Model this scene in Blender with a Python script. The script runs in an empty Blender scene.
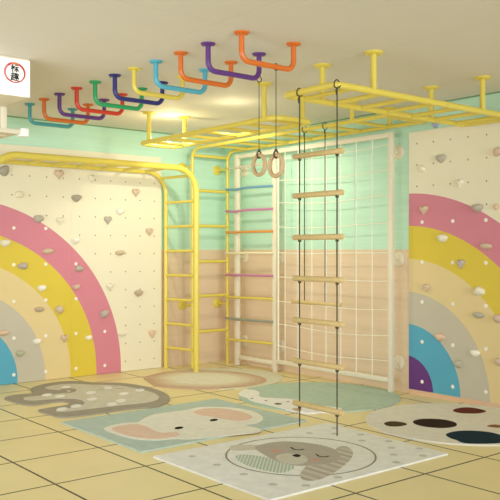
import bpy, bmesh, math, random
from mathutils import Vector, Matrix
C = bpy.context.scene.collection
S = bpy.context.scene
R = math.radians
PI = math.pi
H = 2.8

# ------------------------------------------------------------ materials
def lin(c):
    c = c / 255.0
    return c / 12.92 if c <= 0.04045 else ((c + 0.055) / 1.055) ** 2.4

def rgb(r, g, b):
    return (lin(r), lin(g), lin(b), 1)

def mat(name, col, rough=0.5, metal=0.0, bump=0.0, bscale=60, var=0.0, vscale=8, coat=0.0, spec=0.5):
    m = bpy.data.materials.new(name); m.use_nodes = True
    nt = m.node_tree; p = nt.nodes['Principled BSDF']
    p.inputs['Base Color'].default_value = rgb(*col)
    p.inputs['Roughness'].default_value = rough
    p.inputs['Metallic'].default_value = metal
    p.inputs['Coat Weight'].default_value = coat
    p.inputs['Specular IOR Level'].default_value = spec
    tc = nt.nodes.new('ShaderNodeTexCoord')
    if var > 0:
        n = nt.nodes.new('ShaderNodeTexNoise'); n.inputs['Scale'].default_value = vscale; n.inputs['Detail'].default_value = 4
        nt.links.new(tc.outputs['Object'], n.inputs['Vector'])
        mr = nt.nodes.new('ShaderNodeMapRange')
        mr.inputs['From Min'].default_value = 0.3; mr.inputs['From Max'].default_value = 0.7
        mr.inputs['To Min'].default_value = 1 - var; mr.inputs['To Max'].default_value = 1 + var
        nt.links.new(n.outputs['Fac'], mr.inputs['Value'])
        h = nt.nodes.new('ShaderNodeHueSaturation'); h.inputs['Color'].default_value = rgb(*col)
        nt.links.new(mr.outputs['Result'], h.inputs['Value'])
        nt.links.new(h.outputs['Color'], p.inputs['Base Color'])
    if bump > 0:
        n2 = nt.nodes.new('ShaderNodeTexNoise'); n2.inputs['Scale'].default_value = bscale; n2.inputs['Detail'].default_value = 3
        nt.links.new(tc.outputs['Object'], n2.inputs['Vector'])
        b = nt.nodes.new('ShaderNodeBump'); b.inputs['Strength'].default_value = bump; b.inputs['Distance'].default_value = 0.01
        nt.links.new(n2.outputs['Fac'], b.inputs['Height'])
        nt.links.new(b.outputs['Normal'], p.inputs['Normal'])
    return m

def emat(name, col, strength, base=(225, 222, 214)):
    m = mat(name, base, 0.5)
    p = m.node_tree.nodes['Principled BSDF']
    p.inputs['Emission Color'].default_value = rgb(*col)
    p.inputs['Emission Strength'].default_value = strength
    return m

def math_node(nt, op, a, b=None, c=None):
    n = nt.nodes.new('ShaderNodeMath'); n.operation = op
    for i, v in enumerate((a, b, c)):
        if v is None: continue
        if isinstance(v, (int, float)): n.inputs[i].default_value = v
        else: nt.links.new(v, n.inputs[i])
    return n.outputs[0]

M = {}
M['yellow'] = mat('yellow_paint', (234, 204, 14), 0.6, spec=.06)
M['white'] = mat('white_paint', (232, 221, 196), 0.45)
M['net'] = mat('white_cord', (246, 240, 220), 0.7)
M['rope'] = mat('dark_rope', (78, 72, 54), 0.8, bump=0.3, bscale=400)
M['wood'] = mat('pale_wood', (214, 186, 128), 0.5, var=0.06, vscale=30)
M['ringwood'] = mat('beech_wood', (202, 172, 126), 0.5, var=0.06, vscale=30)
UC = {'teal': (70, 156, 158), 'orange': (218, 112, 38), 'purple': (98, 52, 130), 'red': (214, 62, 40), 'green': (40, 164, 98),
      'navy': (44, 44, 118), 'yellow': (228, 206, 88), 'light blue': (84, 174, 196)}
for k, v in UC.items(): M[k] = mat(k.replace(' ', '_') + '_paint', v, 0.35, coat=0.15)

# wall: mint above, peach below, faint horizontal streaks
def wall_mat():
    m = mat('two_tone_wall', (200, 200, 200), 0.55); nt = m.node_tree; p = nt.nodes['Principled BSDF']
    g = nt.nodes.new('ShaderNodeNewGeometry'); s = nt.nodes.new('ShaderNodeSeparateXYZ'); nt.links.new(g.outputs['Position'], s.inputs[0])
    mp = nt.nodes.new('ShaderNodeMapping'); mp.inputs['Scale'].default_value = (0.7, 0.7, 14)
    nt.links.new(g.outputs['Position'], mp.inputs[0])
    n = nt.nodes.new('ShaderNodeTexNoise'); n.inputs['Scale'].default_value = 1.6; n.inputs['Detail'].default_value = 5
    nt.links.new(mp.outputs[0], n.inputs['Vector'])
    mr = nt.nodes.new('ShaderNodeMapRange'); mr.inputs['From Min'].default_value = .3; mr.inputs['From Max'].default_value = .7
    mr.inputs['To Min'].default_value = .96; mr.inputs['To Max'].default_value = 1.04
    nt.links.new(n.outputs['Fac'], mr.inputs['Value'])
    mx = nt.nodes.new('ShaderNodeMix'); mx.data_type = 'RGBA'
    nt.links.new(math_node(nt, 'GREATER_THAN', s.outputs['Z'], 1.405), mx.inputs['Factor'])
    mx.inputs['A'].default_value = rgb(*PEACH); mx.inputs['B'].default_value = rgb(*MINT)
    h = nt.nodes.new('ShaderNodeHueSaturation'); nt.links.new(mx.outputs['Result'], h.inputs['Color']); nt.links.new(mr.outputs['Result'], h.inputs['Value'])
    nt.links.new(h.outputs['Color'], p.inputs['Base Color'])
    return m
MINT = (195, 231, 205); PEACH = (228, 203, 171)
M['wall'] = wall_mat()

def grid_mat(name, base, line, pitch, ox, oy, w, rough, var=.03, soft=1.0):
    m = mat(name, base, rough); nt = m.node_tree; p = nt.nodes['Principled BSDF']
    g = nt.nodes.new('ShaderNodeNewGeometry'); s = nt.nodes.new('ShaderNodeSeparateXYZ'); nt.links.new(g.outputs['Position'], s.inputs[0])
    def near(o, off):
        a = math_node(nt, 'MODULO', math_node(nt, 'ADD', o, -off + pitch * 60 + pitch / 2), pitch)
        return math_node(nt, 'LESS_THAN', math_node(nt, 'ABSOLUTE', math_node(nt, 'SUBTRACT', a, pitch / 2)), w / 2)
    f = math_node(nt, 'MULTIPLY', math_node(nt, 'MAXIMUM', near(s.outputs['X'], ox), near(s.outputs['Y'], oy)), soft)
    n = nt.nodes.new('ShaderNodeTexNoise'); n.inputs['Scale'].default_value = 3; n.inputs['Detail'].default_value = 6
    nt.links.new(g.outputs['Position'], n.inputs['Vector'])
    mr = nt.nodes.new('ShaderNodeMapRange'); mr.inputs['From Min'].default_value = .3; mr.inputs['From Max'].default_value = .7
    mr.inputs['To Min'].default_value = 1 - var; mr.inputs['To Max'].default_value = 1 + var
    nt.links.new(n.outputs['Fac'], mr.inputs['Value'])
    h = nt.nodes.new('ShaderNodeHueSaturation'); h.inputs['Color'].default_value = rgb(*base); nt.links.new(mr.outputs['Result'], h.inputs['Value'])
    mx = nt.nodes.new('ShaderNodeMix'); mx.data_type = 'RGBA'
    nt.links.new(f, mx.inputs['Factor']); nt.links.new(h.outputs['Color'], mx.inputs['A']); mx.inputs['B'].default_value = rgb(*line)
    nt.links.new(mx.outputs['Result'], p.inputs['Base Color'])
    b = nt.nodes.new('ShaderNodeBump'); b.inputs['Strength'].default_value = .3; b.inputs['Distance'].default_value = .003; b.invert = True
    nt.links.new(f, b.inputs['Height']); nt.links.new(b.outputs['Normal'], p.inputs['Normal'])
    return m
M['floor'] = grid_mat('cream_floor_tiles', (236, 219, 164), (34, 26, 12), .63, -2.79, -2.99, .0148, .42)
M['ceiling'] = grid_mat('beige_ceiling', (228, 222, 209), (206, 198, 182), 1.29, -1.92, -2.83, .008, .7, .01, .35)

# climbing board: rainbow of rings round (cu, cz) on cream; u is the horizontal coordinate along the board
def board_mat(name, axis, cu, cz, rs):
    m = mat(name, (236, 226, 196), .5, bump=.05, bscale=90); nt = m.node_tree; p = nt.nodes['Principled BSDF']
    g = nt.nodes.new('ShaderNodeNewGeometry'); s = nt.nodes.new('ShaderNodeSeparateXYZ'); nt.links.new(g.outputs['Position'], s.inputs[0])
    du = math_node(nt, 'SUBTRACT', s.outputs[axis], cu); dz = math_node(nt, 'SUBTRACT', s.outputs['Z'], cz)
    r = math_node(nt, 'SQRT', math_node(nt, 'ADD', math_node(nt, 'MULTIPLY', du, du), math_node(nt, 'MULTIPLY', dz, dz)))
    bands = list(zip(rs, [(100, 48, 124), (86, 168, 196), (198, 189, 168), (228, 204, 148), (222, 196, 62), (214, 130, 146)]))
    prev = None
    col = None
    for R_, c in reversed(bands):
        mx = nt.nodes.new('ShaderNodeMix'); mx.data_type = 'RGBA'
        nt.links.new(math_node(nt, 'LESS_THAN', r, R_), mx.inputs['Factor'])
        if col is None: mx.inputs['A'].default_value = rgb(238, 228, 200)
        else: nt.links.new(col, mx.inputs['A'])
        mx.inputs['B'].default_value = rgb(*c); col = mx.outputs['Result']
    nt.links.new(col, p.inputs['Base Color'])
    return m
M['boardA'] = board_mat('rainbow_board_back', 'X', -3.411, .04, (.35, .655, .966, 1.264, 1.578, 1.892))
M['boardB'] = board_mat('rainbow_board_side', 'Y', -2.948, .04, (.33, .640, .955, 1.276, 1.597, 1.912))
M['dotdark'] = mat('bolt_socket', (120, 108, 84), .5)
M['dotwhite'] = mat('white_cap', (246, 240, 226), .4)
M['seam'] = mat('panel_seam', (170, 160, 132), .8)

# ------------------------------------------------------------ objects
def tag(o, label=None, cat=None, group=None, kind=None):
    if label: o['label'] = label
    if cat: o['category'] = cat
    if group: o['group'] = group
    if kind: o['kind'] = kind
    return o

def empty(name, loc, label, cat, group=None, rz=0):
    o = bpy.data.objects.new(name, None); C.objects.link(o); o.location = loc; o.rotation_euler = (0, 0, rz)
    o.empty_display_size = .1
    bpy.context.view_layer.update()
    return tag(o, label, cat, group)

def obj(name, bm, mats, parent=None, smooth=True, label=None):
    """bm is in world space unless parent is None-located; children keep world placement"""
    me = bpy.data.meshes.new(name)
    bmesh.ops.recalc_face_normals(bm, faces=bm.faces)
    bm.to_mesh(me); bm.free()
    if not isinstance(mats, (list, tuple)): mats = [mats]
    for m in mats: me.materials.append(m)
    if smooth:
        me.shade_smooth()
        try: me.set_sharp_from_angle(angle=R(40))
        except Exception: pass
    o = bpy.data.objects.new(name, me); C.objects.link(o)
    if parent:
        # root empties are never scaled; nested parents have identity local transforms
        root = parent
        while root.parent: root = root.parent
        T = Matrix.Translation(root.location) @ Matrix.Rotation(root.rotation_euler.z, 4, 'Z')
        me.transform(T.inverted())
        o.parent = parent
    if label: o['label'] = label
    return o

def recentre(o):
    """move a parentless mesh's origin to the middle of its base"""
    me = o.data
    xs = [v.co for v in me.vertices]
    c = Vector((sum(v.x for v in xs) / len(xs), sum(v.y for v in xs) / len(xs), min(v.z for v in xs)))
    me.transform(Matrix.Translation(-c)); o.location = c
    return o

def add_box(bm, x0, x1, y0, y1, z0, z1, bev=0, mi=0):
    n = len(bm.faces)
    r = bmesh.ops.create_cube(bm, size=1)
    for v in r['verts']:
        v.co = Vector(((x0 + x1) / 2 + v.co.x * (x1 - x0), (y0 + y1) / 2 + v.co.y * (y1 - y0), (z0 + z1) / 2 + v.co.z * (z1 - z0)))
    fs = set(f for v in r['verts'] for f in v.link_faces)
    for f in fs: f.material_index = mi
    if bev:
        bmesh.ops.bevel(bm, geom=list(set(e for f in fs for e in f.edges)), offset=bev, segments=2, affect='EDGES', profile=.6)
    return bm

def fillet(pts, rad, seg=8):
    pts = [Vector(p) for p in pts]; out = [pts[0]]
    for i in range(1, len(pts) - 1):
        a, b, c = pts[i - 1], pts[i], pts[i + 1]
        u = (a - b); w = (c - b); lu, lw = u.length, w.length; u.normalize(); w.normalize()
        ang = u.angle(w)
        if ang > 3.1: out.append(b); continue
        t = min(rad / math.tan(ang / 2), lu * .49, lw * .49); rr = t * math.tan(ang / 2)
        p0 = b + u * t; p1 = b + w * t
        cen = b + (u + w).normalized() * (rr / math.sin(ang / 2))
        v0 = p0 - cen; v1 = p1 - cen; th = v0.angle(v1)
        for k in range(seg + 1):
            f = k / seg
            out.append(cen + (v0 * math.sin((1 - f) * th) + v1 * math.sin(f * th)) / math.sin(th))
    out.append(pts[-1]); return out

def add_tube(bm, pts, r, seg=12, closed=False, caps=True, mi=0):
    pts = [Vector(p) for p in pts]; n = len(pts)
    rings = []
    t0 = (pts[1] - pts[0]).normalized()
    if closed: t0 = (pts[1] - pts[-1]).normalized()
    up = Vector((0, 0, 1)) if abs(t0.z) < .9 else Vector((1, 0, 0))
    nv = (up - t0 * up.dot(t0)).normalized(); tp = t0
    for i in range(n):
        if closed: t = (pts[(i + 1) % n] - pts[i - 1]).normalized()
        elif i == 0: t = t0
        elif i == n - 1: t = (pts[-1] - pts[-2]).normalized()
        else: t = ((pts[i + 1] - pts[i]).normalized() + (pts[i] - pts[i - 1]).normalized()).normalized()
        q = tp.rotation_difference(t); nv = q @ nv; nv = (nv - t * nv.dot(t)).normalized(); tp = t
        b = t.cross(nv); rr = r[i] if isinstance(r, (list, tuple)) else r
        rings.append([bm.verts.new(pts[i] + (nv * math.cos(2 * PI * k / seg) + b * math.sin(2 * PI * k / seg)) * rr) for k in range(seg)])
    m = n if closed else n - 1
    for i in range(m):
        A, B = rings[i], rings[(i + 1) % n]
        for k in range(seg):
            f = bm.faces.new((A[k], A[(k + 1) % seg], B[(k + 1) % seg], B[k])); f.material_index = mi
    if caps and not closed:
        f = bm.faces.new(rings[0][::-1]); f.material_index = mi
        f = bm.faces.new(rings[-1]); f.material_index = mi
    return bm

def tube(pts, r, seg=12, **k): return add_tube(bmesh.new(), pts, r, seg, **k)

def disc_flange(p, d, r, th=.014, bolts=True):
    """a round mounting plate at p, facing d, domed edge and four bolt heads"""
    p = Vector(p); d = Vector(d).normalized(); bm = bmesh.new()
    add_tube(bm, [p, p + d * th * .6, p + d * th, p + d * (th + .006)], [r, r, r * .9, r * .55], 24)
    if bolts:
        up = Vector((0, 0, 1)) if abs(d.z) < .9 else Vector((1, 0, 0))
        a = up.cross(d).normalized(); b = d.cross(a)
        for k in range(4):
            q = p + (a * math.cos(PI / 4 + k * PI / 2) + b * math.sin(PI / 4 + k * PI / 2)) * r * .7
            add_tube(bm, [q, q + d * (th + .008)], r * .11, 6)
    return bm

def catmull(pts, sub=4):
    n = len(pts); out = []
    for i in range(n):
        p0, p1, p2, p3 = [Vector((*pts[(i + j - 1) % n], 0)) for j in range(4)]
        for k in range(sub):
            t = k / sub
            v = .5 * ((2 * p1) + (-p0 + p2) * t + (2 * p0 - 5 * p1 + 4 * p2 - p3) * t * t + (-p0 + 3 * p1 - 3 * p2 + p3) * t ** 3)
            out.append((v.x, v.y))
    return out

def add_slab(bm, pts, z0, z1, mi=0, smooth=0, bev=0):
    if smooth: pts = catmull(pts, smooth)
    vb = [bm.verts.new((x, y, z0)) for x, y in pts]
    b = .004 if bev == 0 else bev
    cx = sum(p[0] for p in pts) / len(pts); cy = sum(p[1] for p in pts) / len(pts)
    vt = [bm.verts.new((x, y, z1)) for x, y in pts]
    f = bm.faces.new(vt); f.material_index = mi; fb = bm.faces.new(vb[::-1]); fb.material_index = mi
    n = len(pts)
    for i in range(n):
        g = bm.faces.new((vb[i], vb[(i + 1) % n], vt[(i + 1) % n], vt[i])); g.material_index = mi
    f.normal_update(); fb.normal_update()
    bmesh.ops.triangulate(bm, faces=[f, fb], ngon_method='EAR_CLIP')

def circ(cx, cy, rx, ry=None, n=48, rot=0):
    ry = ry or rx; c, s = math.cos(rot), math.sin(rot)
    return [(cx + c * rx * math.cos(2 * PI * k / n) - s * ry * math.sin(2 * PI * k / n), cy + s * rx * math.cos(2 * PI * k / n) + c * ry * math.sin(2 * PI * k / n)) for k in range(n)]

# ------------------------------------------------------------ setting
def struct(name, bm, m): return tag(obj(name, bm, m, smooth=False), kind='structure')
X0, Y0 = -9.5, -12.0
struct('floor', add_box(bmesh.new(), X0, .12, Y0, .12, -.1, 0), M['floor'])
struct('ceiling', add_box(bmesh.new(), X0, .12, Y0, .12, H, H + .1), M['ceiling'])
struct('wall_back', add_box(bmesh.new(), X0, .12, 0, .12, 0, H), M['wall'])
struct('wall_right', add_box(bmesh.new(), 0, .12, Y0, 0, 0, H), M['wall'])
struct('baseboard_right', add_box(bmesh.new(), -.026, 0, -9.0, -2.984, 0, .044), mat('peach_skirting', (226, 186, 152), .5))

gm = mat('green_trim', (128, 160, 118), .6)  # green trim strip along the top of each wall
struct('trim_1', add_box(bmesh.new(), X0, -.012, -.012, 0, H - .012, H), gm)
struct('trim_2', add_box(bmesh.new(), -.012, 0, Y0, 0, H - .012, H), gm)
# ------------------------------------------------------------ climbing boards
def dots(bm, conv, us, zs, test, r, mi, d):
    for u in us:
        for z in zs:
            if test(u, z):
                p, nrm = conv(u, z)
                add_tube(bm, [p, p + nrm * d], [r, r * .85], 12, mi=mi)
TH = .022
cA, cB = (-3.411, .04), (-2.948, .04)
def rad(c): return lambda u, z: math.hypot(u - c[0], z - c[1])
rA, rB = rad(cA), rad(cB)
convA = lambda u, z: (Vector((u, -TH, z)), Vector((0, -1, 0)))
convB = lambda u, z: (Vector((-TH, u, z)), Vector((-1, 0, 0)))
bA = bmesh.new()
for (a, b) in ((-4.574, -3.3525), (-3.3515, -2.1335), (-2.1325, -.973)): add_box(bA, a, b, -TH, 0, .004, 2.5)
dots(bA, convA, [-2.796 + .3565 * k for k in range(-4, 5)], [.095 + .384 * k for k in range(5)], lambda u, z: rA(u, z) < 1.87, .019, 2, .003)
dots(bA, convA, [-1.071 - .194 * k for k in range(17)], [2.39 - .2065 * k for k in range(12)], lambda u, z: rA(u, z) > 1.93 and u > -4.5, .0075, 1, .0015)
o = obj('climbing_board', bA, [M['boardA'], M['dotdark'], M['dotwhite']], smooth=False)
tag(recentre(o), 'large cream climbing board with a rainbow on the wall behind the arched ladder', 'climbing wall')
bB = bmesh.new()
for (a, b) in ((-4.208, -2.984), (-5.432, -4.2095)): add_box(bB, -TH, 0, a, b, .044, 2.548, .0015)
dots(bB, convB, [-3.146 - .3565 * k for k in range(6)], [.132 + .384 * k for k in range(5)], lambda u, z: rB(u, z) < 1.87, .019, 2, .003)
dots(bB, convB, [-3.084 - .1957 * k for k in range(12)], [2.43 - .207 * k for k in range(12)], lambda u, z: rB(u, z) > 1.94, .0075, 1, .0015)
o = obj('climbing_board', bB, [M['boardB'], M['dotdark'], M['dotwhite']], smooth=False)
tag(recentre(o), 'cream climbing board with a rainbow on the right wall, beyond the white net frame', 'climbing wall')

# climbing holds
HC = {'grey': (186, 178, 160), 'dark grey': (168, 160, 142), 'tan': (212, 188, 158), 'cream': (236, 228, 202), 'white': (244, 238, 222),
      'pink': (214, 184, 164), 'mauve': (190, 176, 166), 'brown': (192, 172, 144), 'green': (184, 184, 152), 'peach': (226, 194, 164), 'blue': (168, 172, 204)}
HM = {k: mat(k.replace(' ', '_') + '_hold', v, .6, bump=.25, bscale=60, var=.08, vscale=25) for k, v in HC.items()}
def outline(kind, n=28, seed=0):
    rnd = random.Random(seed); ph = [rnd.uniform(0, 6.28) for _ in range(3)]; out = []
    for k in range(n):
        t = 2 * PI * k / n
        if kind == 'heart':
            x = math.sin(t) ** 3; y = (13 * math.cos(t) - 5 * math.cos(2 * t) - 2 * math.cos(3 * t) - math.cos(4 * t)) / 15
        elif kind == 'bowl':
            x = math.cos(t); y = math.sin(t); y = y * .45 + .25 if y > 0 else y * (.95) * (1 - .25 * abs(x)) + .25
        elif kind == 'flat':
            x = math.cos(t) * 1.15; y = math.sin(t) * (.45 if math.sin(t) > 0 else .65)
        else:
            q = 1 + .10 * math.sin(2 * t + ph[0]) + .08 * math.sin(3 * t + ph[1]) + .04 * math.sin(5 * t + ph[2])
            x = math.cos(t) * q; y = math.sin(t) * q * .8
        out.append((x, y))
    return out
def hold(wall, u, z, size, kind, colour, label, seed):
    rnd = random.Random(seed)
    bm = bmesh.new(); pts = outline(kind, seed=seed); K = 6; D = size * rnd.uniform(.8, 1.05); rings = []
    for i in range(K):
        t = i / K * PI / 2; s = math.cos(t) ** .6; d = D * math.sin(t)
        jit = 1 + (rnd.uniform(-.04, .04))
        rings.append([bm.verts.new((x * size * s * jit, -d, y * size * s + d * .18 * (1 if kind != 'heart' else .5))) for x, y in pts])
    top = bm.verts.new((0, -D, D * .15)); n = len(pts)
    for A, B in zip(rings, rings[1:]):
        for k in range(n): bm.faces.new((A[k], A[(k + 1) % n], B[(k + 1) % n], B[k]))
    for k in range(n): bm.faces.new((rings[-1][k], rings[-1][(k + 1) % n], top))
    bm.faces.new(rings[0][::-1])
    o = obj('climbing_hold', bm, HM[colour])
    th = TH if kind != 'onwall' else 0
    if wall == 'A': o.location = (u, -TH + .002, z)
    else: o.location = (-TH + .002 if z < 2.54 else .002, u, z); o.rotation_euler = (0, 0, -PI / 2)
    return tag(o, label, 'climbing hold', 'holds on the left rainbow board' if wall == 'A' else 'holds on the right rainbow board')
HA = [
 ((-2.906, 2.219), .062, 'rock', 'dark grey', 'large dark grey hold at the far left, just under the arched ladder'),
 ((-2.29, 2.224), .058, 'heart', 'tan', 'tan heart-shaped hold just under the arched ladder'),
 ((-2.082, 1.966), .058, 'bowl', 'dark grey', 'dark grey hold on cream beside the vertical panel seam'),
 ((-2.743, 1.977), .05, 'rock', 'cream', 'pale beige hold on cream above the top left of the pink band'),
 ((-2.524, 1.731), .055, 'rock', 'grey', 'grey hold on the upper edge of the pink band'),
 ((-2.275, 1.719), .045, 'heart', 'cream', 'pale hold on cream right of the grey one on the pink edge'),
 ((-2.093, 1.499), .052, 'bowl', 'white', 'whitish hold on cream just outside the pink band shoulder'),
 ((-1.896, 2.198), .048, 'heart', 'cream', 'pale beige hold high up, right of the panel seam'),
 ((-1.327, 2.069), .052, 'heart', 'tan', 'tan heart-shaped hold at the upper right of the cream area'),
 ((-1.536, 1.835), .055, 'bowl', 'white', 'whitish bowl hold on cream above the grey heart'),
 ((-1.692, 1.742), .05, 'heart', 'grey', 'grey heart-shaped hold on the cream area'),
 ((-1.143, 1.616), .05, 'heart', 'tan', 'tan heart-shaped hold near the right edge of the left board'),
 ((-2.891, 1.467), .06, 'bowl', 'cream', 'cream hold at the top of the yellow band, far left'),
 ((-2.699, 1.232), .05, 'rock', 'mauve', 'mauve grey hold on the left of the yellow band'),
 ((-2.416, 1.389), .056, 'flat', 'tan', 'flat tan hold low on the pink band, upper left'),
 ((-2.489, 0.988), .052, 'bowl', 'white', 'white hold on the inner edge of the yellow band'),
 ((-2.049, 1.194), .046, 'rock', 'grey', 'grey hold touching a white cap on the pink band'),
 ((-2.082, 0.99), .046, 'bowl', 'pink', 'pinkish hold where pink meets yellow, left board'),
 ((-2.514, 0.768), .05, 'flat', 'brown', 'brownish flat hold on the cream-yellow band of the left rainbow'),
 ((-2.285, 0.753), .052, 'rock', 'tan', 'round tan hold on the inner part of the yellow band'),
 ((-1.536, 1.37), .052, 'flat', 'tan', 'flat tan hold in the middle of the cream area'),
 ((-1.669, 0.992), .05, 'heart', 'cream', 'pale hold on cream just right of the pink band'),
 ((-1.291, 0.894), .055, 'bowl', 'brown', 'grey brown bowl hold at mid height of the cream area'),
 ((-1.738, 0.68), .055, 'rock', 'mauve', 'grey hold on the lower pink band of the left rainbow'),
 ((-2.91, 0.542), .05, 'flat', 'peach', 'orange tan hold just above the blue band'),
 ((-2.539, 0.422), .048, 'bowl', 'white', 'white hold on the outer edge of the grey band, left board'),
 ((-2.732, 0.308), .048, 'bowl', 'green', 'greenish grey hold on the grey band of the left rainbow'),
 ((-2.227, 0.441), .045, 'heart', 'pink', 'pinkish tan hold between the pale and yellow bands'),
 ((-1.929, 0.42), .042, 'bowl', 'white', 'white hold where yellow meets pink low on the left board'),
 ((-1.506, 0.437), .045, 'flat', 'cream', 'pale flat hold on cream low, right of the pink band'),
 ((-1.106, 0.416), .05, 'heart', 'peach', 'peach hold low near the right edge of the left board'),
]
HB = [
 ((-3.375, 2.255), .056, 'bowl', 'grey', 'grey hold high on the cream part of the right board'),
 ((-3.152, 2.179), .042, 'rock', 'cream', 'pale hold near the left edge of the right board, above pink'),
 ((-3.589, 2.016), .042, 'heart', 'cream', 'pale heart-shaped hold on cream just above the pink band'),
 ((-3.779, 1.773), .054, 'bowl', 'grey', 'grey hold on the outer edge of the right pink band'),
 ((-3.176, 1.787), .046, 'heart', 'tan', 'tan hold at the left end of the right pink band'),
 ((-3.989, 2.262), .045, 'rock', 'pink', 'pinkish hold on cream at the right edge of the picture'),
 ((-3.969, 1.779), .03, 'rock', 'peach', 'small peach hold on cream right of the pink band'),
 ((-3.391, 1.507), .056, 'bowl', 'cream', 'cream hold on the right yellow band below its upper edge'),
 ((-3.596, 1.275), .046, 'heart', 'mauve', 'mauve grey hold on the right yellow band beside a white cap'),
 ((-3.866, 1.436), .05, 'flat', 'tan', 'flat tan hold on the lower right of the pink band'),
 ((-3.8, 1.026), .052, 'rock', 'cream', 'cream round hold on the inner edge of the right yellow band'),
 ((-3.205, 1.041), .042, 'heart', 'tan', 'small tan hold on the pale band, left end, right board'),
 ((-3.364, 0.576), .054, 'bowl', 'peach', 'peach hold on the edge of grey and blue, right board'),
 ((-3.567, 0.35), .048, 'rock', 'grey', 'grey tan hold on the grey band beside blue'),
 ((-3.751, 0.464), .05, 'bowl', 'white', 'white hold on the outer edge of the right grey band'),
 ((-3.787, 0.815), .05, 'flat', 'grey', 'grey flat hold on the pale band of the right rainbow'),
 ((-3.989, 0.793), .045, 'rock', 'pink', 'pinkish hold at the yellow band, right picture edge'),
 ((-3.994, 0.415), .045, 'rock', 'tan', 'tan hold low on the pale band, right picture edge'),
 ((-3.294, 2.588), .034, 'rock', 'blue', 'bluish hold on the mint wall above the right board'),
]
for i, (p, *a) in enumerate(HA): hold('A', p[0], p[1], *a, seed=i)
for i, (p, *a) in enumerate(HB): hold('B', p[0], p[1], *a, seed=100 + i)

# ------------------------------------------------------------ U-shaped bars
US = [('teal', 'teal U-shaped bar, last and farthest of the ceiling row'), ('orange', 'orange U-shaped ceiling bar between the teal and the far purple one'),
      ('purple', 'purple U-shaped ceiling bar between orange and red ones'), ('red', 'red U-shaped bar on the ceiling'), ('green', 'green U-shaped bar on the ceiling'),
      ('navy', 'navy blue U-shaped bar on the ceiling'), ('yellow', 'pale yellow U-shaped bar on the ceiling'), ('light blue', 'light blue U-shaped bar on the ceiling'),
      ('orange', 'orange U-shaped ceiling bar between the light blue and the near purple one'), ('purple', 'purple U-shaped ceiling bar that carries a gym ring'),
      ('orange', 'orange U-shaped ceiling bar, nearest of the row')]
for i, (c, lab) in enumerate(US):
    y = [-.80, -1.118, -1.436, -1.768, -2.098, -2.424, -2.722, -3.03, -3.357, -3.684, -4.048][i]; xa, xb = -2.965, -2.515; m = M[c]
    t = empty('hanging_bar', ((xa + xb) / 2, y, H), lab, 'climbing bar', 'U-shaped bars hanging from the ceiling')
    obj('bar', tube(fillet([(xa, y, H - .006), (xa, y, 2.618), (xb, y, 2.618), (xb, y, H - .006)], .062), .0185, 16), m, t)
    for x in (xa, xb): obj('flange', disc_flange((x, y, H), (0, 0, -1), .050, .012), m, t)

# ------------------------------------------------------------ yellow ladders
Y = M['yellow']
def post(t, x, y, z0, fl=.066, m=Y, r=.022):
    p = obj('post', tube([(x, y, z0), (x, y, H - .005)], r, 16), m, t)
    obj('flange', disc_flange((x, y, H), (0, 0, -1), fl, .016), m, p)
# ladder 1, along Y
t = empty('ceiling_ladder', (-1.61, -2.0, 2.5), 'yellow monkey-bar ladder with rounded ends on four posts, behind the gym rings and coloured bars', 'monkey bars', 'yellow monkey bars under the ceiling')
loop = fillet([(-1.61, -.93, 2.5), (-1.83, -.93, 2.5), (-1.83, -3.07, 2.5), (-1.39, -3.07, 2.5), (-1.39, -.93, 2.5), (-1.61, -.93, 2.5)], .1)
obj('rail', add_tube(bmesh.new(), loop[:-1], .0235, 14, closed=True), Y, t)
for k in range(7):
    y = -1.12 - k * .3017
    obj('rung', tube([(-1.82, y, 2.5), (-1.40, y, 2.5)], .0165), Y, t)
for x in (-1.83, -1.39):
    for y in (-1.12, -2.93): post(t, x, y, 2.5)
# ladder 2, along X
t = empty('ceiling_ladder', (-1.23, -3.98, 2.52), 'yellow monkey-bar ladder nearest the camera, carrying the long rope ladder', 'monkey bars', 'yellow monkey bars under the ceiling')
loop = fillet([(-1.23, -3.72, 2.522), (-2.30, -3.72, 2.522), (-2.30, -4.235, 2.522), (-.17, -4.235, 2.522), (-.17, -3.72, 2.522), (-1.23, -3.72, 2.522)], .045, 5)
obj('rail', add_tube(bmesh.new(), loop[:-1], .0245, 14, closed=True), Y, t)
for k in range(7):
    x = -2.30 + .304 * (k + 0.62)
    obj('rung', tube([(x, -3.73, 2.522), (x, -4.225, 2.522)], .0175), Y, t)
for x in (-1.92, -.617):
    for y in (-3.72, -4.235): post(t, x, y, 2.522)
# ladder 3 with its vertical wall-bar end in the corner
t = empty('corner_ladder', (-.395, -.22, 0), 'yellow corner ladder that climbs to the ceiling and runs along the right wall', 'climbing ladder')
ZL = 2.612
for x in (-.66, -.13):
    obj('rail', tube(fillet([(x, -.22, .0), (x, -.22, ZL), (x, -3.25, ZL)], .13), .020, 14), Y, t)
obj('end_bar', tube([(-.68, -3.25, ZL), (-.11, -3.25, ZL)], .0235, 14), Y, t)
for z in (.415, .845, 1.26, 1.69, 2.115, 2.535): obj('rung', tube([(-.65, -.22, z), (-.14, -.22, z)], .0185), Y, t)
for k in range(7): y = -.62 - k * .3683; obj('rung', tube([(-.65, y, ZL), (-.14, y, ZL)], .0175), Y, t)
for x in (-.66, -.13):
    post(t, x, -2.83, ZL, .058)
    for z in (.735, 2.40):
        b = obj('wall_bracket', tube([(x, -.215, z), (x, -.01, z)], .016), Y, t)
        obj('flange', disc_flange((x, 0, z), (0, -1, 0), .062, .018), Y, b)
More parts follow.
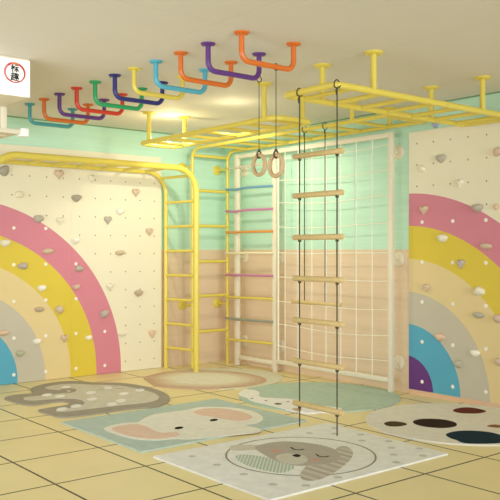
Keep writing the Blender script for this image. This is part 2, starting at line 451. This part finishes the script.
# arched ladder at the left wall
t = empty('arched_ladder', (-.87, -.32, 0), 'big yellow arched ladder standing in front of the left rainbow board', 'climbing ladder')
ZA = 2.325
YN, YF = -.60, -.035
XN, XF = -.872, -.935
XE = -3.27
obj('rail', tube(fillet([(XE, YN, 0), (XE, YN, ZA), (XN, YN, ZA), (XN, YN, 0)], .27, 12), .034, 16), Y, t)
obj('rail', tube(fillet([(XE, YF - .03, 0), (XE, YF - .03, ZA - .012), (XF, YF - .03, ZA - .012), (XF, YF - .03, 0)], .25, 12), .024, 16), Y, t)
for x0, x1 in ((XN, XF), (XE, XE)):
    for k in range(7):
        z = 1.96 - .2856 * k
        obj('rung', tube([(x0, YN + .01, z), (x1, YF - .04, z)], .0165), Y, t)
obj('rung', tube([(XN - .08, YN + .01, 2.246), (XF - .07, YF - .04, 2.246)], .0165), Y, t)
for k in range(7):
    x = -1.22 - .287 * k
    obj('rung', tube([(x, YN + .01, ZA), (x, YF - .04, ZA - .012)], .0175), Y, t)

# ------------------------------------------------------------ white net frame with coloured rungs
W = M['white']; FX = -.14
YL, YM, YR = -.43, -1.125, -2.86
t = empty('net_frame', (FX, -1.6, 0), 'white climbing frame with a cord net and coloured rungs on the right wall', 'climbing frame')
obj('post', add_box(bmesh.new(), FX - .026, FX + .026, YL - .03, YL + .03, 0, 2.56, .01), W, t)
obj('post', add_box(bmesh.new(), FX - .024, FX + .024, YM - .026, YM + .026, 0, 2.56, .01), W, t)
obj('post', add_box(bmesh.new(), FX - .022, FX + .022, YR - .024, YR + .024, 0, 2.56, .01), W, t)
obj('top_rail', add_box(bmesh.new(), FX - .022, FX + .022, YR + .02, YL - .026, 2.505, 2.553, .01), W, t)
obj('bottom_rail', add_box(bmesh.new(), FX - .022, FX + .022, YR + .02, YM - .022, .10, .148, .01), W, t)
obj('bottom_rail', add_box(bmesh.new(), FX - .022, FX + .022, YM + .022, YL - .026, .08, .128, .01), W, t)
for y in (-.395, -1.07, -2.838):
    for z in (.28, 1.31, 2.37):
        b = obj('wall_bracket', tube([(FX + .02, y, z), (-.01, y, z)], .010), W, t)
        obj('flange', disc_flange((0, y, z), (-1, 0, 0), .074, .010), W, b)
nb = bmesh.new()
vy = [-1.185] + [-1.30 - .219 * k for k in range(8)]
for k, y in enumerate(vy): add_tube(nb, [(FX, y, 2.51), (FX, y, .145)], .0048 if k else .010, 6)
for j, z in enumerate([2.44, 2.19, 1.935, 1.665, 1.38, 1.10, .815, .55, .30]):
    pts = []
    for k in range(19):
        f = k / 18; y = YM - .03 + (YR - YM + .06) * f
        pts.append((FX + .006, y, z + .018 * math.sin(f * PI * 2 + j) * .4 - .02 * math.sin(PI * f)))
    add_tube(nb, pts, .0046, 6)
obj('net', nb, M['net'], t)
RC = [((226, 200, 176), 'pale pink', 2.40), ((112, 160, 190), 'blue', 2.14), ((200, 130, 172), 'pink', 1.875), ((226, 148, 66), 'orange', 1.616), ((240, 226, 190), 'cream', 1.365), ((198, 124, 164), 'mauve', 1.10),
      ((238, 210, 60), 'yellow', .832), ((150, 152, 140), 'grey', .57), ((238, 210, 60), 'yellow', .318)]
for i, (c, n, z) in enumerate(RC):
    m = M['yellow'] if n == 'yellow' else mat(n.replace(' ', '_') + '_rung', c, .45)
    pts = []
    for k in range(13):
        f = k / 12
        pts.append((FX - .035 - .02 * math.sin(PI * f), -.25 + (YM + .25) * f, z - .012 * math.sin(PI * min(1, f * 2.2)) * (1 if i < 3 else .3) + (-.015 + .03 * f) * (z - 1.4) * -.5))
    obj('rung', tube(pts, .0145 if i else .008, 10), m, t, label=n + ' rung')

# ------------------------------------------------------------ rope ladder, trapeze, rings
def hook(x, y, z, rr=.03):
    pts = [(x + rr * math.cos(a), y, z + rr * math.sin(a)) for a in [PI * (-.35) + PI * 1.75 * k / 14 for k in range(15)]]
    return pts
t = empty('rope_ladder', (-2.30, -4.09, .145), 'long rope ladder with seven wooden rungs hanging from the near yellow ladder', 'rope ladder')
zs = [2.068, 1.787, 1.490, 1.198, .90, .609, .306]
for y, tail in ((-3.877, 1), (-4.249, 1)):
    b = bmesh.new()
    add_tube(b, [(-2.30, y, 2.488), (-2.302, y, 1.4), (-2.30, y, .145)], .0048, 8)
    for z in zs:
        r = bmesh.ops.create_icosphere(b, subdivisions=2, radius=.013)
        for v in r['verts']: v.co = Vector((v.co.x - 2.30, v.co.y + y, v.co.z + z - .024))
    # knotted loop over the ladder end bar and its loose tail
    cp = [(-2.30 + .028 * math.cos(a), y + .004 * math.sin(a * 2), 2.522 + .028 * math.sin(a)) for a in [2 * PI * k / 20 for k in range(20)]]
    add_tube(b, cp, .0048, 8, closed=True)
    add_tube(b, [(-2.305, y, 2.488), (-2.33, y - .018, 2.470), (-2.345, y - .04, 2.435)], .005, 6)
    obj('rope', b, M['rope'], t)
for z in zs:
    b = bmesh.new(); add_tube(b, [(-2.30, -3.815, z), (-2.30, -3.819, z), (-2.30, -4.298, z), (-2.30, -4.303, z)], [.0165, .0195, .0195, .0165], 16)
    obj('rung', b, M['wood'], t)
t = empty('trapeze_swing', (-.66, -2.33, .86), 'trapeze swing with a single wooden bar on two ropes behind the rope ladder', 'swing')
for y in (-2.176, -2.469):
    b = bmesh.new()
    add_tube(b, [(-.66, y, 2.575), (-.66, y, .86)], .005, 8)
    add_tube(b, [(-.66 + .034 * math.cos(a), y, ZL + .034 * math.sin(a)) for a in [2 * PI * k / 20 for k in range(20)]], .0045, 8, closed=True)
    add_tube(b, [(-.662, y, 2.58), (-.69, y - .02, 2.55), (-.70, y - .05, 2.50)], .005, 6)
    obj('rope', b, M['rope'], t)
obj('bar', tube([(-.66, -1.99, .873), (-.66, -1.995, .873), (-.66, -2.678, .873), (-.66, -2.683, .873)], [.016, .019, .019, .016], 14), M['wood'], t)
for (x, y, zt, zc, lab) in ((-2.515, -3.684, 2.618, 2.006, 'wooden gym ring on a cord, left of the pair'), (-2.672, -4.048, 2.618, 1.962, 'wooden gym ring on a cord, right of the pair')):
    t = empty('gym_ring', (x, y, zc), lab, 'gym ring', 'wooden rings hanging from U-shaped bars')
    rr = .070
    obj('ring', add_tube(bmesh.new(), [(x, y + rr * .95 * math.cos(a), zc + rr * math.sin(a)) for a in [2 * PI * k / 40 for k in range(40)]], .0148, 14, closed=True), M['ringwood'], t)
    b = bmesh.new()
    add_tube(b, [(x, y, zt - .02), (x, y, zc + rr + .03)], .0028, 8)
    add_tube(b, [(x + .022 * math.cos(a), y, zt + .022 * math.sin(a)) for a in [2 * PI * k / 18 for k in range(18)]], .0035, 8, closed=True)
    add_tube(b, [(x + .019 * math.cos(a), y, zc + rr + .004 + .024 * math.sin(a)) for a in [2 * PI * k / 18 for k in range(18)]], .0055, 8, closed=True)
    r = bmesh.ops.create_icosphere(b, subdivisions=2, radius=.011)
    for v in r['verts']: v.co = Vector((v.co.x + x, v.co.y + y, v.co.z + zc + rr + .032))
    obj('rope', b, M['rope'], t)

# ------------------------------------------------------------ ceiling sign box and the hanging rack under it
t = empty('sign_box', (-4.2, -2.0, H), 'white illuminated box on the ceiling with a round red logo', 'sign')
obj('housing', add_box(bmesh.new(), -4.9, -3.714, -2.49, -1.35, 2.518, H - .001, .003), mat('box_enamel', (232, 222, 196), .5), t)
obj('light_panel', add_box(bmesh.new(), -4.9, -3.714, -2.5, -2.488, 2.518, 2.784), emat('lit_panel', (255, 252, 244), .42), t, smooth=False)
b = bmesh.new(); N = 48; lx, lz = -3.831, 2.684
red = [mat('logo_red', (206, 52, 56), .5), mat('logo_orange', (232, 128, 88), .5), mat('logo_pink', (226, 120, 128), .5)]
for k in range(N):
    a0, a1 = 2 * PI * k / N, 2 * PI * (k + 1) / N
    def P(a, r): return b.verts.new((lx + r * 1.0 * math.cos(a), -2.505, lz + r * .92 * math.sin(a)))
    w = .010 + .004 * math.sin(a0 - .3)
    f = b.faces.new((P(a0, .079 - w), P(a0, .079 + .002), P(a1, .079 + .002), P(a1, .079 - w)))
    d = math.degrees(a0)
    f.material_index = 1 if 60 < d < 110 else (2 if 130 < d < 215 else 0)
bmesh.ops.remove_doubles(b, verts=b.verts, dist=1e-5)
ex = bmesh.ops.extrude_face_region(b, geom=list(b.faces))
for v in [g for g in ex['geom'] if isinstance(g, bmesh.types.BMVert)]: v.co.y += .006
obj('logo_ring', b, red, t, smooth=False)
def glyph(strokes, x, z, size):
    b = bmesh.new(); th = size * .055
    for k, (x0, z0, x1, z1) in enumerate(strokes):
        a = Vector((x + (x0 - .5) * size, 0, z + (z0 - .5) * size)); c = Vector((x + (x1 - .5) * size, 0, z + (z1 - .5) * size))
        d = (c - a).normalized(); n = Vector((-d.z, 0, d.x)) * th; a -= d * th; c += d * th
        q = [a + n, c + n, c - n, a - n]; y0 = -2.5045 - .0001 * k
        f = [b.verts.new((v.x, y0, v.z)) for v in q]; g = [b.verts.new((v.x, -2.4995, v.z)) for v in q]
        b.faces.new(f); b.faces.new(g[::-1])
        for m in range(4): b.faces.new((f[m], f[(m + 1) % 4], g[(m + 1) % 4], g[m]))
    obj('lettering', b, M['ink'], t, smooth=False)
M['ink'] = mat('black_ink', (24, 22, 22), .6)
glyph([(0, .72, .44, .72), (.22, 1, .22, 0), (.20, .68, .02, .34), (.24, .68, .42, .46), (.56, .92, .94, .92), (.50, .64, 1, .64), (.75, .62, .75, .04), (.62, .42, .52, .14), (.88, .42, .98, .14)], lx, lz + .032, .054)
glyph([(.06, .86, .44, .86), (.25, 1, .25, .16), (0, .62, .48, .62), (.25, .40, .44, .40), (.10, .46, .02, .08), (.06, .14, 1, .02), (.50, .94, .78, .94), (.56, .94, .56, .32), (.72, .94, .72, .22), (.56, .72, .72, .72), (.56, .52, .72, .52), (.50, .30, .78, .34), (.80, .84, 1, .84), (.98, .82, .80, .28), (.82, .66, 1, .28)], lx, lz - .031, .056)

t = empty('hanging_rack', (-3.9, -1.9, 2.3), 'white hanging rack with a post and capped bar below the sign box', 'pull-up rack')
obj('post', add_box(bmesh.new(), -3.745, -3.695, -2.03, -1.98, 2.34, 2.5175, .004), W, t)
b = add_box(bmesh.new(), -4.7, -3.575, -2.035, -1.975, 2.314, 2.350, .006); bar = obj('bar', b, W, t)
obj('end_cap', add_box(bmesh.new(), -3.585, -3.520, -2.04, -1.97, 2.300, 2.362, .004), mat('white_cap_plastic', (250, 248, 244), .4), t)
obj('bar', add_box(bmesh.new(), -4.7, -3.60, -1.80, -1.765, 2.32, 2.35, .006), W, t)
obj('panel', add_box(bmesh.new(), -4.7, -3.55, -1.97, -.98, 2.330, 2.346, .003), mat('panel_beige', (222, 214, 188), .5), t)

# ------------------------------------------------------------ rugs
def rugmat(name, c, var=.05): return mat(name, c, .95, bump=.6, bscale=160, var=var, vscale=14, spec=.15)
P_ = {k: rugmat('rug_' + k, v) for k, v in dict(
    ivory=(238, 234, 220), white=(240, 238, 232), teal=(190, 205, 194), teal2=(186, 204, 186), pink=(234, 204, 184), grey=(168, 159, 143), lgrey=(212, 206, 188),
    dgrey=(132, 124, 108), beige=(206, 186, 152), brown=(206, 174, 144), pale=(224, 220, 196), cream=(232, 227, 214), black=(40, 36, 32), choc=(52, 34, 26), olive=(84, 70, 44),
    maroon=(104, 48, 36), navy=(22, 50, 62), rust=(150, 96, 60), knit=(158, 176, 158), spot=(204, 204, 194), face=(186, 178, 164), muzzle=(212, 206, 190), blush=(206, 164, 146), line=(150, 144, 124)).items()}
for nm, sc, c2, ax in (('knit', 62, (232, 230, 214), None), ('stripe', 60, (214, 208, 194), 'X')):
    base = P_['knit'] if nm == 'knit' else rugmat('rug_stripe', (170, 158, 140)); P_[nm] = base
    nt = base.node_tree; p = nt.nodes['Principled BSDF']; g = nt.nodes.new('ShaderNodeNewGeometry')
    mp = nt.nodes.new('ShaderNodeMapping'); nt.links.new(g.outputs['Position'], mp.inputs[0])
    if ax: mp.inputs['Scale'].default_value = (1, .0001, .0001); mp.inputs['Rotation'].default_value = (0, 0, .5)
    else: mp.inputs['Scale'].default_value = (1, 1, .001)
    ck = nt.nodes.new('ShaderNodeTexChecker'); ck.inputs['Scale'].default_value = sc; nt.links.new(mp.outputs[0], ck.inputs[0])
    ck.inputs['Color1'].default_value = rgb(*c2); ck.inputs['Color2'].default_value = rgb(*((160, 184, 168) if nm == 'knit' else (180, 170, 154)))
    nt.links.new(ck.outputs['Color'], p.inputs['Base Color'])
def rug(label, mats, layers):
    bm = bmesh.new()
    for pts, z0, z1, mi, sm in layers: add_slab(bm, pts, z0, z1, mi, sm)
    o = obj('rug', bm, [P_[m] for m in mats], smooth=False)
    tag(recentre(o), label, 'rug'); return o

# elephant-shaped grey rug
lay = [([(-3.203,-0.772),(-3.092,-0.702),(-3.0,-0.703),(-2.913,-0.712),(-2.861,-0.642),(-2.834,-0.535),(-2.756,-0.406),(-2.552,-0.278),(-2.344,-0.26),(-2.213,-0.367),(-2.13,-0.542),(-2.024,-0.628),(-1.907,-0.788),(-1.842,-1.121),(-1.887,-1.486),(-1.998,-1.755),(-2.148,-1.936),(-2.331,-2.037),(-2.484,-1.992),(-2.694,-1.967),(-2.999,-1.966),(-3.179,-1.917),(-3.203,-1.725),(-3.213,-1.533),(-3.128,-1.49),(-3.018,-1.476),(-2.916,-1.466),(-2.846,-1.403),(-2.854,-1.298),(-2.937,-1.267),(-3.03,-1.277),(-3.152,-1.273),(-3.203,-1.147),(-3.223,-0.941)], .0005, .012, 0, 3),
       ([(-3.065,-0.897),(-2.943,-0.891),(-2.808,-0.908),(-2.64,-0.907),(-2.578,-0.78),(-2.657,-0.679),(-2.677,-0.515),(-2.518,-0.432),(-2.357,-0.469),(-2.225,-0.655),(-2.032,-0.89),(-1.981,-1.232),(-1.999,-1.499),(-2.096,-1.721),(-2.265,-1.834),(-2.481,-1.809),(-2.742,-1.771),(-3.059,-1.735),(-3.1,-1.647),(-2.954,-1.62),(-2.774,-1.534),(-2.704,-1.32),(-2.825,-1.157),(-3.032,-1.09),(-3.1,-1.022)], .01, .0135, 1, 4)]
for c in [(-2.834,-0.899),(-2.452,-1.06),(-2.231,-1.31),(-2.011,-1.243),(-2.603,-1.364),(-2.434,-1.604),(-2.874,-1.576),(-2.5,-0.622),(-2.186,-0.917),(-2.581,-1.698),(-2.771,-1.045),(-3.032,-1.624)]:
    lay.append((circ(c[0], c[1], .075, .045, 20, .9), .012, .0148, 2, 0))
lay.append(([(-2.68,-0.944),(-2.568,-0.931),(-2.475,-0.791),(-2.526,-0.676),(-2.624,-0.743),(-2.55,-0.81),(-2.585,-0.881)], .012, .0144, 0, 3))
for a in [(-2.251,-0.788),(-2.231,-0.917),(-2.125,-0.891),(-2.115,-1.034),(-2.309,-0.978)]:
    lay.append((circ(a[0], a[1], .05, .008, 12, -.4), .012, .0150, 0, 0))
lay.append(([(-2.318,-1.918),(-2.184,-1.807),(-2.073,-1.771),(-2.208,-1.912)], .0115, .014, 0, 2))
rug('grey elephant-shaped rug with pale spots, in front of the left board', ['grey', 'lgrey', 'white'], lay)

# teal rectangle with an elephant face
lay = [([(-3.265, -2.09), (-1.69, -2.07), (-1.69, -3.30), (-3.265, -3.315)], 0, .012, 0, 0),
       ([(-3.13,-2.546),(-3.023,-2.466),(-2.885,-2.457),(-2.803,-2.495),(-2.7,-2.419),(-2.558,-2.331),(-2.416,-2.314),(-2.295,-2.332),(-2.215,-2.336),(-2.049,-2.313),(-1.907,-2.418),(-1.814,-2.585),(-1.815,-2.805),(-1.911,-3.012),(-2.065,-3.132),(-2.185,-3.127),(-2.194,-3.189),(-2.189,-3.305),(-2.277,-3.386),(-2.423,-3.351),(-2.54,-3.318),(-2.708,-3.282),(-2.832,-3.229),(-2.878,-3.167),(-2.993,-3.129),(-3.074,-3.055),(-3.125,-2.957),(-3.147,-2.761)], .01, .0135, 1, 4),
       ([(-3.071,-2.572),(-2.95,-2.526),(-2.841,-2.568),(-2.833,-2.695),(-2.862,-2.848),(-2.842,-2.951),(-2.768,-2.976),(-2.773,-3.065),(-2.873,-3.107),(-2.987,-3.078),(-3.077,-2.957),(-3.106,-2.794),(-3.104,-2.668)], .0125, .0148, 2, 4),
       ([(-2.222,-2.451),(-2.068,-2.4),(-1.95,-2.474),(-1.895,-2.631),(-1.904,-2.807),(-1.984,-2.958),(-2.114,-3.0),(-2.185,-2.893),(-2.217,-2.717),(-2.254,-2.584)], .0125, .0148, 2, 4)]
for c in [(-2.661,-2.885),(-2.279,-2.826)]: lay.append((circ(c[0], c[1], .045, .03, 20, .5), .0125, .0155, 3, 0))
for c in [(-2.468,-2.965),(-2.455,-3.066),(-2.448,-3.16),(-2.359,-3.144)]: lay.append((circ(c[0], c[1], .05, .004, 12, -.9), .0125, .0150, 4, 0))
rug('rectangular pale teal rug with a white elephant face and pink ears', ['teal', 'ivory', 'pink', 'black', 'lgrey'], lay)

# round peach rug over pale disc
peach = [(-1.567,-0.598),(-1.372,-0.471),(-1.147,-0.392),(-0.981,-0.431),(-0.803,-0.537),(-0.643,-0.707),(-0.538,-0.908),(-0.508,-1.158),(-0.565,-1.433),(-0.701,-1.627),(-0.91,-1.713),(-1.127,-1.721),(-1.317,-1.67),(-1.517,-1.537),(-1.671,-1.337),(-1.732,-1.135),(-1.695,-0.945),(-1.619,-0.744)]
pc = (sum(p[0] for p in peach) / len(peach) + .06, sum(p[1] for p in peach) / len(peach))
lay = [(circ(-.93, -1.08, .71), 0, .009, 0, 0), (peach, .0, .013, 1, 4)]
for k, sc in enumerate((.90, .82, .74, .66, .57)):
    lay.append(([(pc[0] + (x - pc[0]) * sc, pc[1] + (y - pc[1]) * sc) for x, y in peach], .011, .0135 + .0006 * k, 2 + k, 4))
for k in range(5):
    f = (k + 1) / 5; P_['blend%d' % k] = rugmat('rug_blend_%d' % k, tuple(a + (b - a) * f for a, b in zip((206, 176, 146), (234, 228, 204))))
rug('round peach rug with a pale centre at the foot of the yellow ladders', ['pale', 'brown'] + ['blend%d' % k for k in range(5)], lay)

# teal round rug with white polar bear shape
lay = [(circ(-.83, -2.56, .765), 0, .012, 0, 0),
       ([(-1.357,-1.995),(-1.225,-1.892),(-1.135,-1.922),(-1.166,-2.068),(-1.275,-2.199),(-1.326,-2.304),(-1.25,-2.417),(-1.168,-2.549),(-1.167,-2.737),(-1.192,-2.92),(-1.141,-3.02),(-1.123,-3.149),(-1.268,-3.219),(-1.349,-3.131),(-1.456,-3.119),(-1.495,-3.012),(-1.531,-2.872),(-1.526,-2.706),(-1.52,-2.534),(-1.518,-2.389),(-1.449,-2.216),(-1.429,-2.101)], .0, .0148, 1, 4),
       ([(-1.448,-2.617),(-1.395,-2.611),(-1.398,-2.669),(-1.456,-2.681)], .013, .017, 2, 3),
       ([(-1.491,-2.905),(-1.415,-2.899),(-1.441,-2.979),(-1.508,-3.001)], .013, .017, 3, 3)]
for c in [(-1.406,-2.456),(-1.287,-2.626),(-1.301,-2.749),(-1.437,-2.291)]: lay.append((circ(c[0], c[1], .02, .012, 10, .3), .013, .0165, 2, 0))
rug('round sage green rug with a white bear lying on it, by the net frame', ['teal2', 'white', 'dgrey', 'brown'], lay)

# round palette rug
lay = [(circ(-.75, -4.13, .77, n=64), 0, .012, 0, 0),
       ([(-1.295,-3.783),(-1.213,-3.764),(-1.163,-3.805),(-1.154,-3.88),(-1.196,-3.93),(-1.292,-3.925),(-1.342,-3.866)], .01, .0140, 1, 4),
       ([(-1.057,-3.882),(-0.947,-3.864),(-0.858,-3.917),(-0.807,-4.018),(-0.837,-4.138),(-0.945,-4.208),(-1.07,-4.179),(-1.133,-4.073),(-1.126,-3.968)], .01, .0140, 2, 4),
       ([(-0.428,-3.806),(-0.301,-3.786),(-0.218,-3.831),(-0.21,-3.928),(-0.25,-4.017),(-0.375,-4.023),(-0.467,-3.948),(-0.478,-3.874)], .01, .0140, 3, 4),
       ([(-1.222,-4.331),(-1.082,-4.318),(-0.97,-4.384),(-0.909,-4.502),(-0.935,-4.632),(-1.0,-4.716),(-1.14,-4.742),(-1.261,-4.674),(-1.346,-4.582),(-1.31,-4.487),(-1.293,-4.421)], .01, .0140, 4, 4),
       ([(-0.738,-4.359),(-0.652,-4.365),(-0.64,-4.43),(-0.665,-4.482),(-0.732,-4.437)], .01, .0140, 5, 4)]
rug('round cream rug with dark paint-like blots by the right board', ['cream', 'olive', 'choc', 'maroon', 'navy', 'rust'], lay)

# ivory rug with sleeping animal face
lay = [([(-3.27, -3.475), (-1.62, -3.475), (-1.67, -4.685), (-3.27, -4.685)], 0, .012, 0, 0)]
for i in range(7):
    for j in range(6):
        for (ox, oy) in ((0, 0), (.135, -.138)):
            x, y = -3.2 + .125 - .0 + .27 * i + ox - .0, -3.655 + .0 - .276 * j + oy + .0
            x -= .0
            if x > -1.72 or y < -4.64: continue
            if math.hypot(x + 2.47, y + 4.07) < .56: continue
            lay.append((circ(x, y, .027, n=16), .011, .0138, 1, 0))
rim_o = circ(-2.48, -4.08, .510, .51, 56); rim_i = circ(-2.48, -4.08, .499, .499, 56)
for k in range(56):
    k2 = (k + 1) % 56
    lay.append(([rim_o[k], rim_o[k2], rim_i[k2], rim_i[k]], .011, .0138, 2, 0))
lay += [([(-2.693,-3.587),(-2.593,-3.632),(-2.519,-3.722),(-2.585,-3.799),(-2.688,-3.772),(-2.77,-3.698)], .011, .0140, 3, 3),
        ([(-2.841,-3.832),(-2.766,-3.846),(-2.715,-3.955),(-2.695,-4.114),(-2.693,-4.229),(-2.757,-4.309),(-2.881,-4.325),(-2.924,-4.203),(-2.929,-4.048),(-2.894,-3.92)], .011, .0140, 4, 4),
        ([(-2.814,-4.436),(-2.655,-4.321),(-2.529,-4.301),(-2.37,-4.27),(-2.152,-4.102),(-2.078,-4.118),(-2.165,-4.268),(-2.367,-4.414),(-2.646,-4.545),(-2.82,-4.584),(-2.868,-4.529)], .011, .0140, 5, 4),
        ([(-2.605,-3.747),(-2.482,-3.7),(-2.377,-3.709),(-2.279,-3.774),(-2.215,-3.895),(-2.188,-4.029),(-2.226,-4.184),(-2.37,-4.335),(-2.533,-4.36),(-2.665,-4.294),(-2.713,-4.194),(-2.703,-4.043)], .0125, .0152, 6, 4),
        ([(-2.643,-4.014),(-2.538,-3.998),(-2.486,-4.102),(-2.535,-4.213),(-2.653,-4.262),(-2.707,-4.187),(-2.695,-4.095)], .014, .0162, 7, 4),
        ([(-2.545,-4.067),(-2.498,-4.065),(-2.506,-4.113),(-2.551,-4.122)], .0155, .0175, 8, 3),
        ([(-2.57,-3.868),(-2.516,-3.869),(-2.52,-3.937),(-2.581,-3.943)], .014, .0165, 9, 3),
        ([(-2.503,-4.207),(-2.461,-4.221),(-2.491,-4.281),(-2.539,-4.273)], .014, .0165, 9, 3)]
def arc_lay(pts, w):
    out = []
    for a, b2 in zip(pts, pts[1:]):
        dx, dy = b2[0] - a[0], b2[1] - a[1]; L = math.hypot(dx, dy); nx, ny = -dy / L * w, dx / L * w
        out.append(([(a[0] + nx, a[1] + ny), (b2[0] + nx, b2[1] + ny), (b2[0] - nx, b2[1] - ny), (a[0] - nx, a[1] - ny)], .0145, .0168, 8, 0))
    return out
lay += arc_lay([(-2.402,-3.898),(-2.423,-3.953),(-2.411,-3.991),(-2.366,-3.992)], .006)
lay += arc_lay([(-2.398,-4.146),(-2.419,-4.197),(-2.407,-4.232),(-2.363,-4.235)], .006)
rug('ivory dotted rug with a sleeping floppy-eared grey animal face in a ring', ['white', 'spot', 'line', 'lgrey', 'knit', 'stripe', 'face', 'muzzle', 'black', 'blush'], lay)

# ------------------------------------------------------------ lights, world, camera
w = bpy.data.worlds.new('World'); S.world = w; w.use_nodes = True
bg = w.node_tree.nodes['Background']; bg.inputs['Color'].default_value = (.95, .97, 1.0, 1); bg.inputs['Strength'].default_value = 0.50
def area(name, loc, rot, sx, sy, power, col, spread=180):
    l = bpy.data.lights.new(name, 'AREA'); l.shape = 'RECTANGLE'; l.size = sx; l.size_y = sy; l.energy = power; l.color = col; l.spread = R(spread)
    o = bpy.data.objects.new(name, l); C.objects.link(o); o.location = loc; o.rotation_euler = rot; return o
def spot(name, loc, rot, power, col, ang, r=.03):
    l = bpy.data.lights.new(name, 'SPOT'); l.energy = power; l.color = col; l.shadow_soft_size = r; l.spot_size = R(ang); l.spot_blend = .6
    o = bpy.data.objects.new(name, l); C.objects.link(o); o.location = loc; o.rotation_euler = rot; return o
def point(name, loc, power, col, r=.03):
    l = bpy.data.lights.new(name, 'POINT'); l.energy = power; l.color = col; l.shadow_soft_size = r
    o = bpy.data.objects.new(name, l); C.objects.link(o); o.location = loc; return o
area('left_fill', (-6.2, -2.75, 1.45), (0, R(-90), R(14)), 2.2, 4.9, 50, (.88, .95, 1), 120)  # added out-of-view fill that brightens the back of the room; no window there
area('rear_fill', (-4.2, -11.7, 1.5), (R(90), 0, R(-8)), 7, 2.2, 84, (.88, .95, 1), 70)  # added fill behind the camera, narrowed towards the far wall
area('ceiling_fill', (-3.9, -9.6, .5), (R(155), 0, R(-20)), 4, 1.5, 36, (.88, .95, 1))  # added fill behind the camera, angled up to brighten the ceiling
spot('corner_fill', (-1.24, -1.64, 2.56), (R(35), 0, R(-45)), 42, (1, .97, .80), 172)  # added fill spot that lifts the corner and leaves the ceiling alone
point('corner_lamp', (-1.55, -1.10, 2.57), 5.5, (1, .90, .55), .015)
point('ladder_lamp', (-1.52, -2.10, 2.57), 2.2, (1, .92, .62), .012)
cam = bpy.data.cameras.new('camera'); cam.lens = 57.6; cam.sensor_width = 36; cam.clip_start = .05
co = bpy.data.objects.new('camera', cam); C.objects.link(co)
co.location = (-6.173, -8.063, 1.4); co.rotation_euler = (PI / 2, 0, -math.atan2(.6324, .7747))
S.camera = co
S.view_settings.view_transform = 'Standard'; S.view_settings.look = 'None'; S.view_settings.gamma = 1; S.view_settings.use_curve_mapping = False
S.view_settings.exposure = 0.0
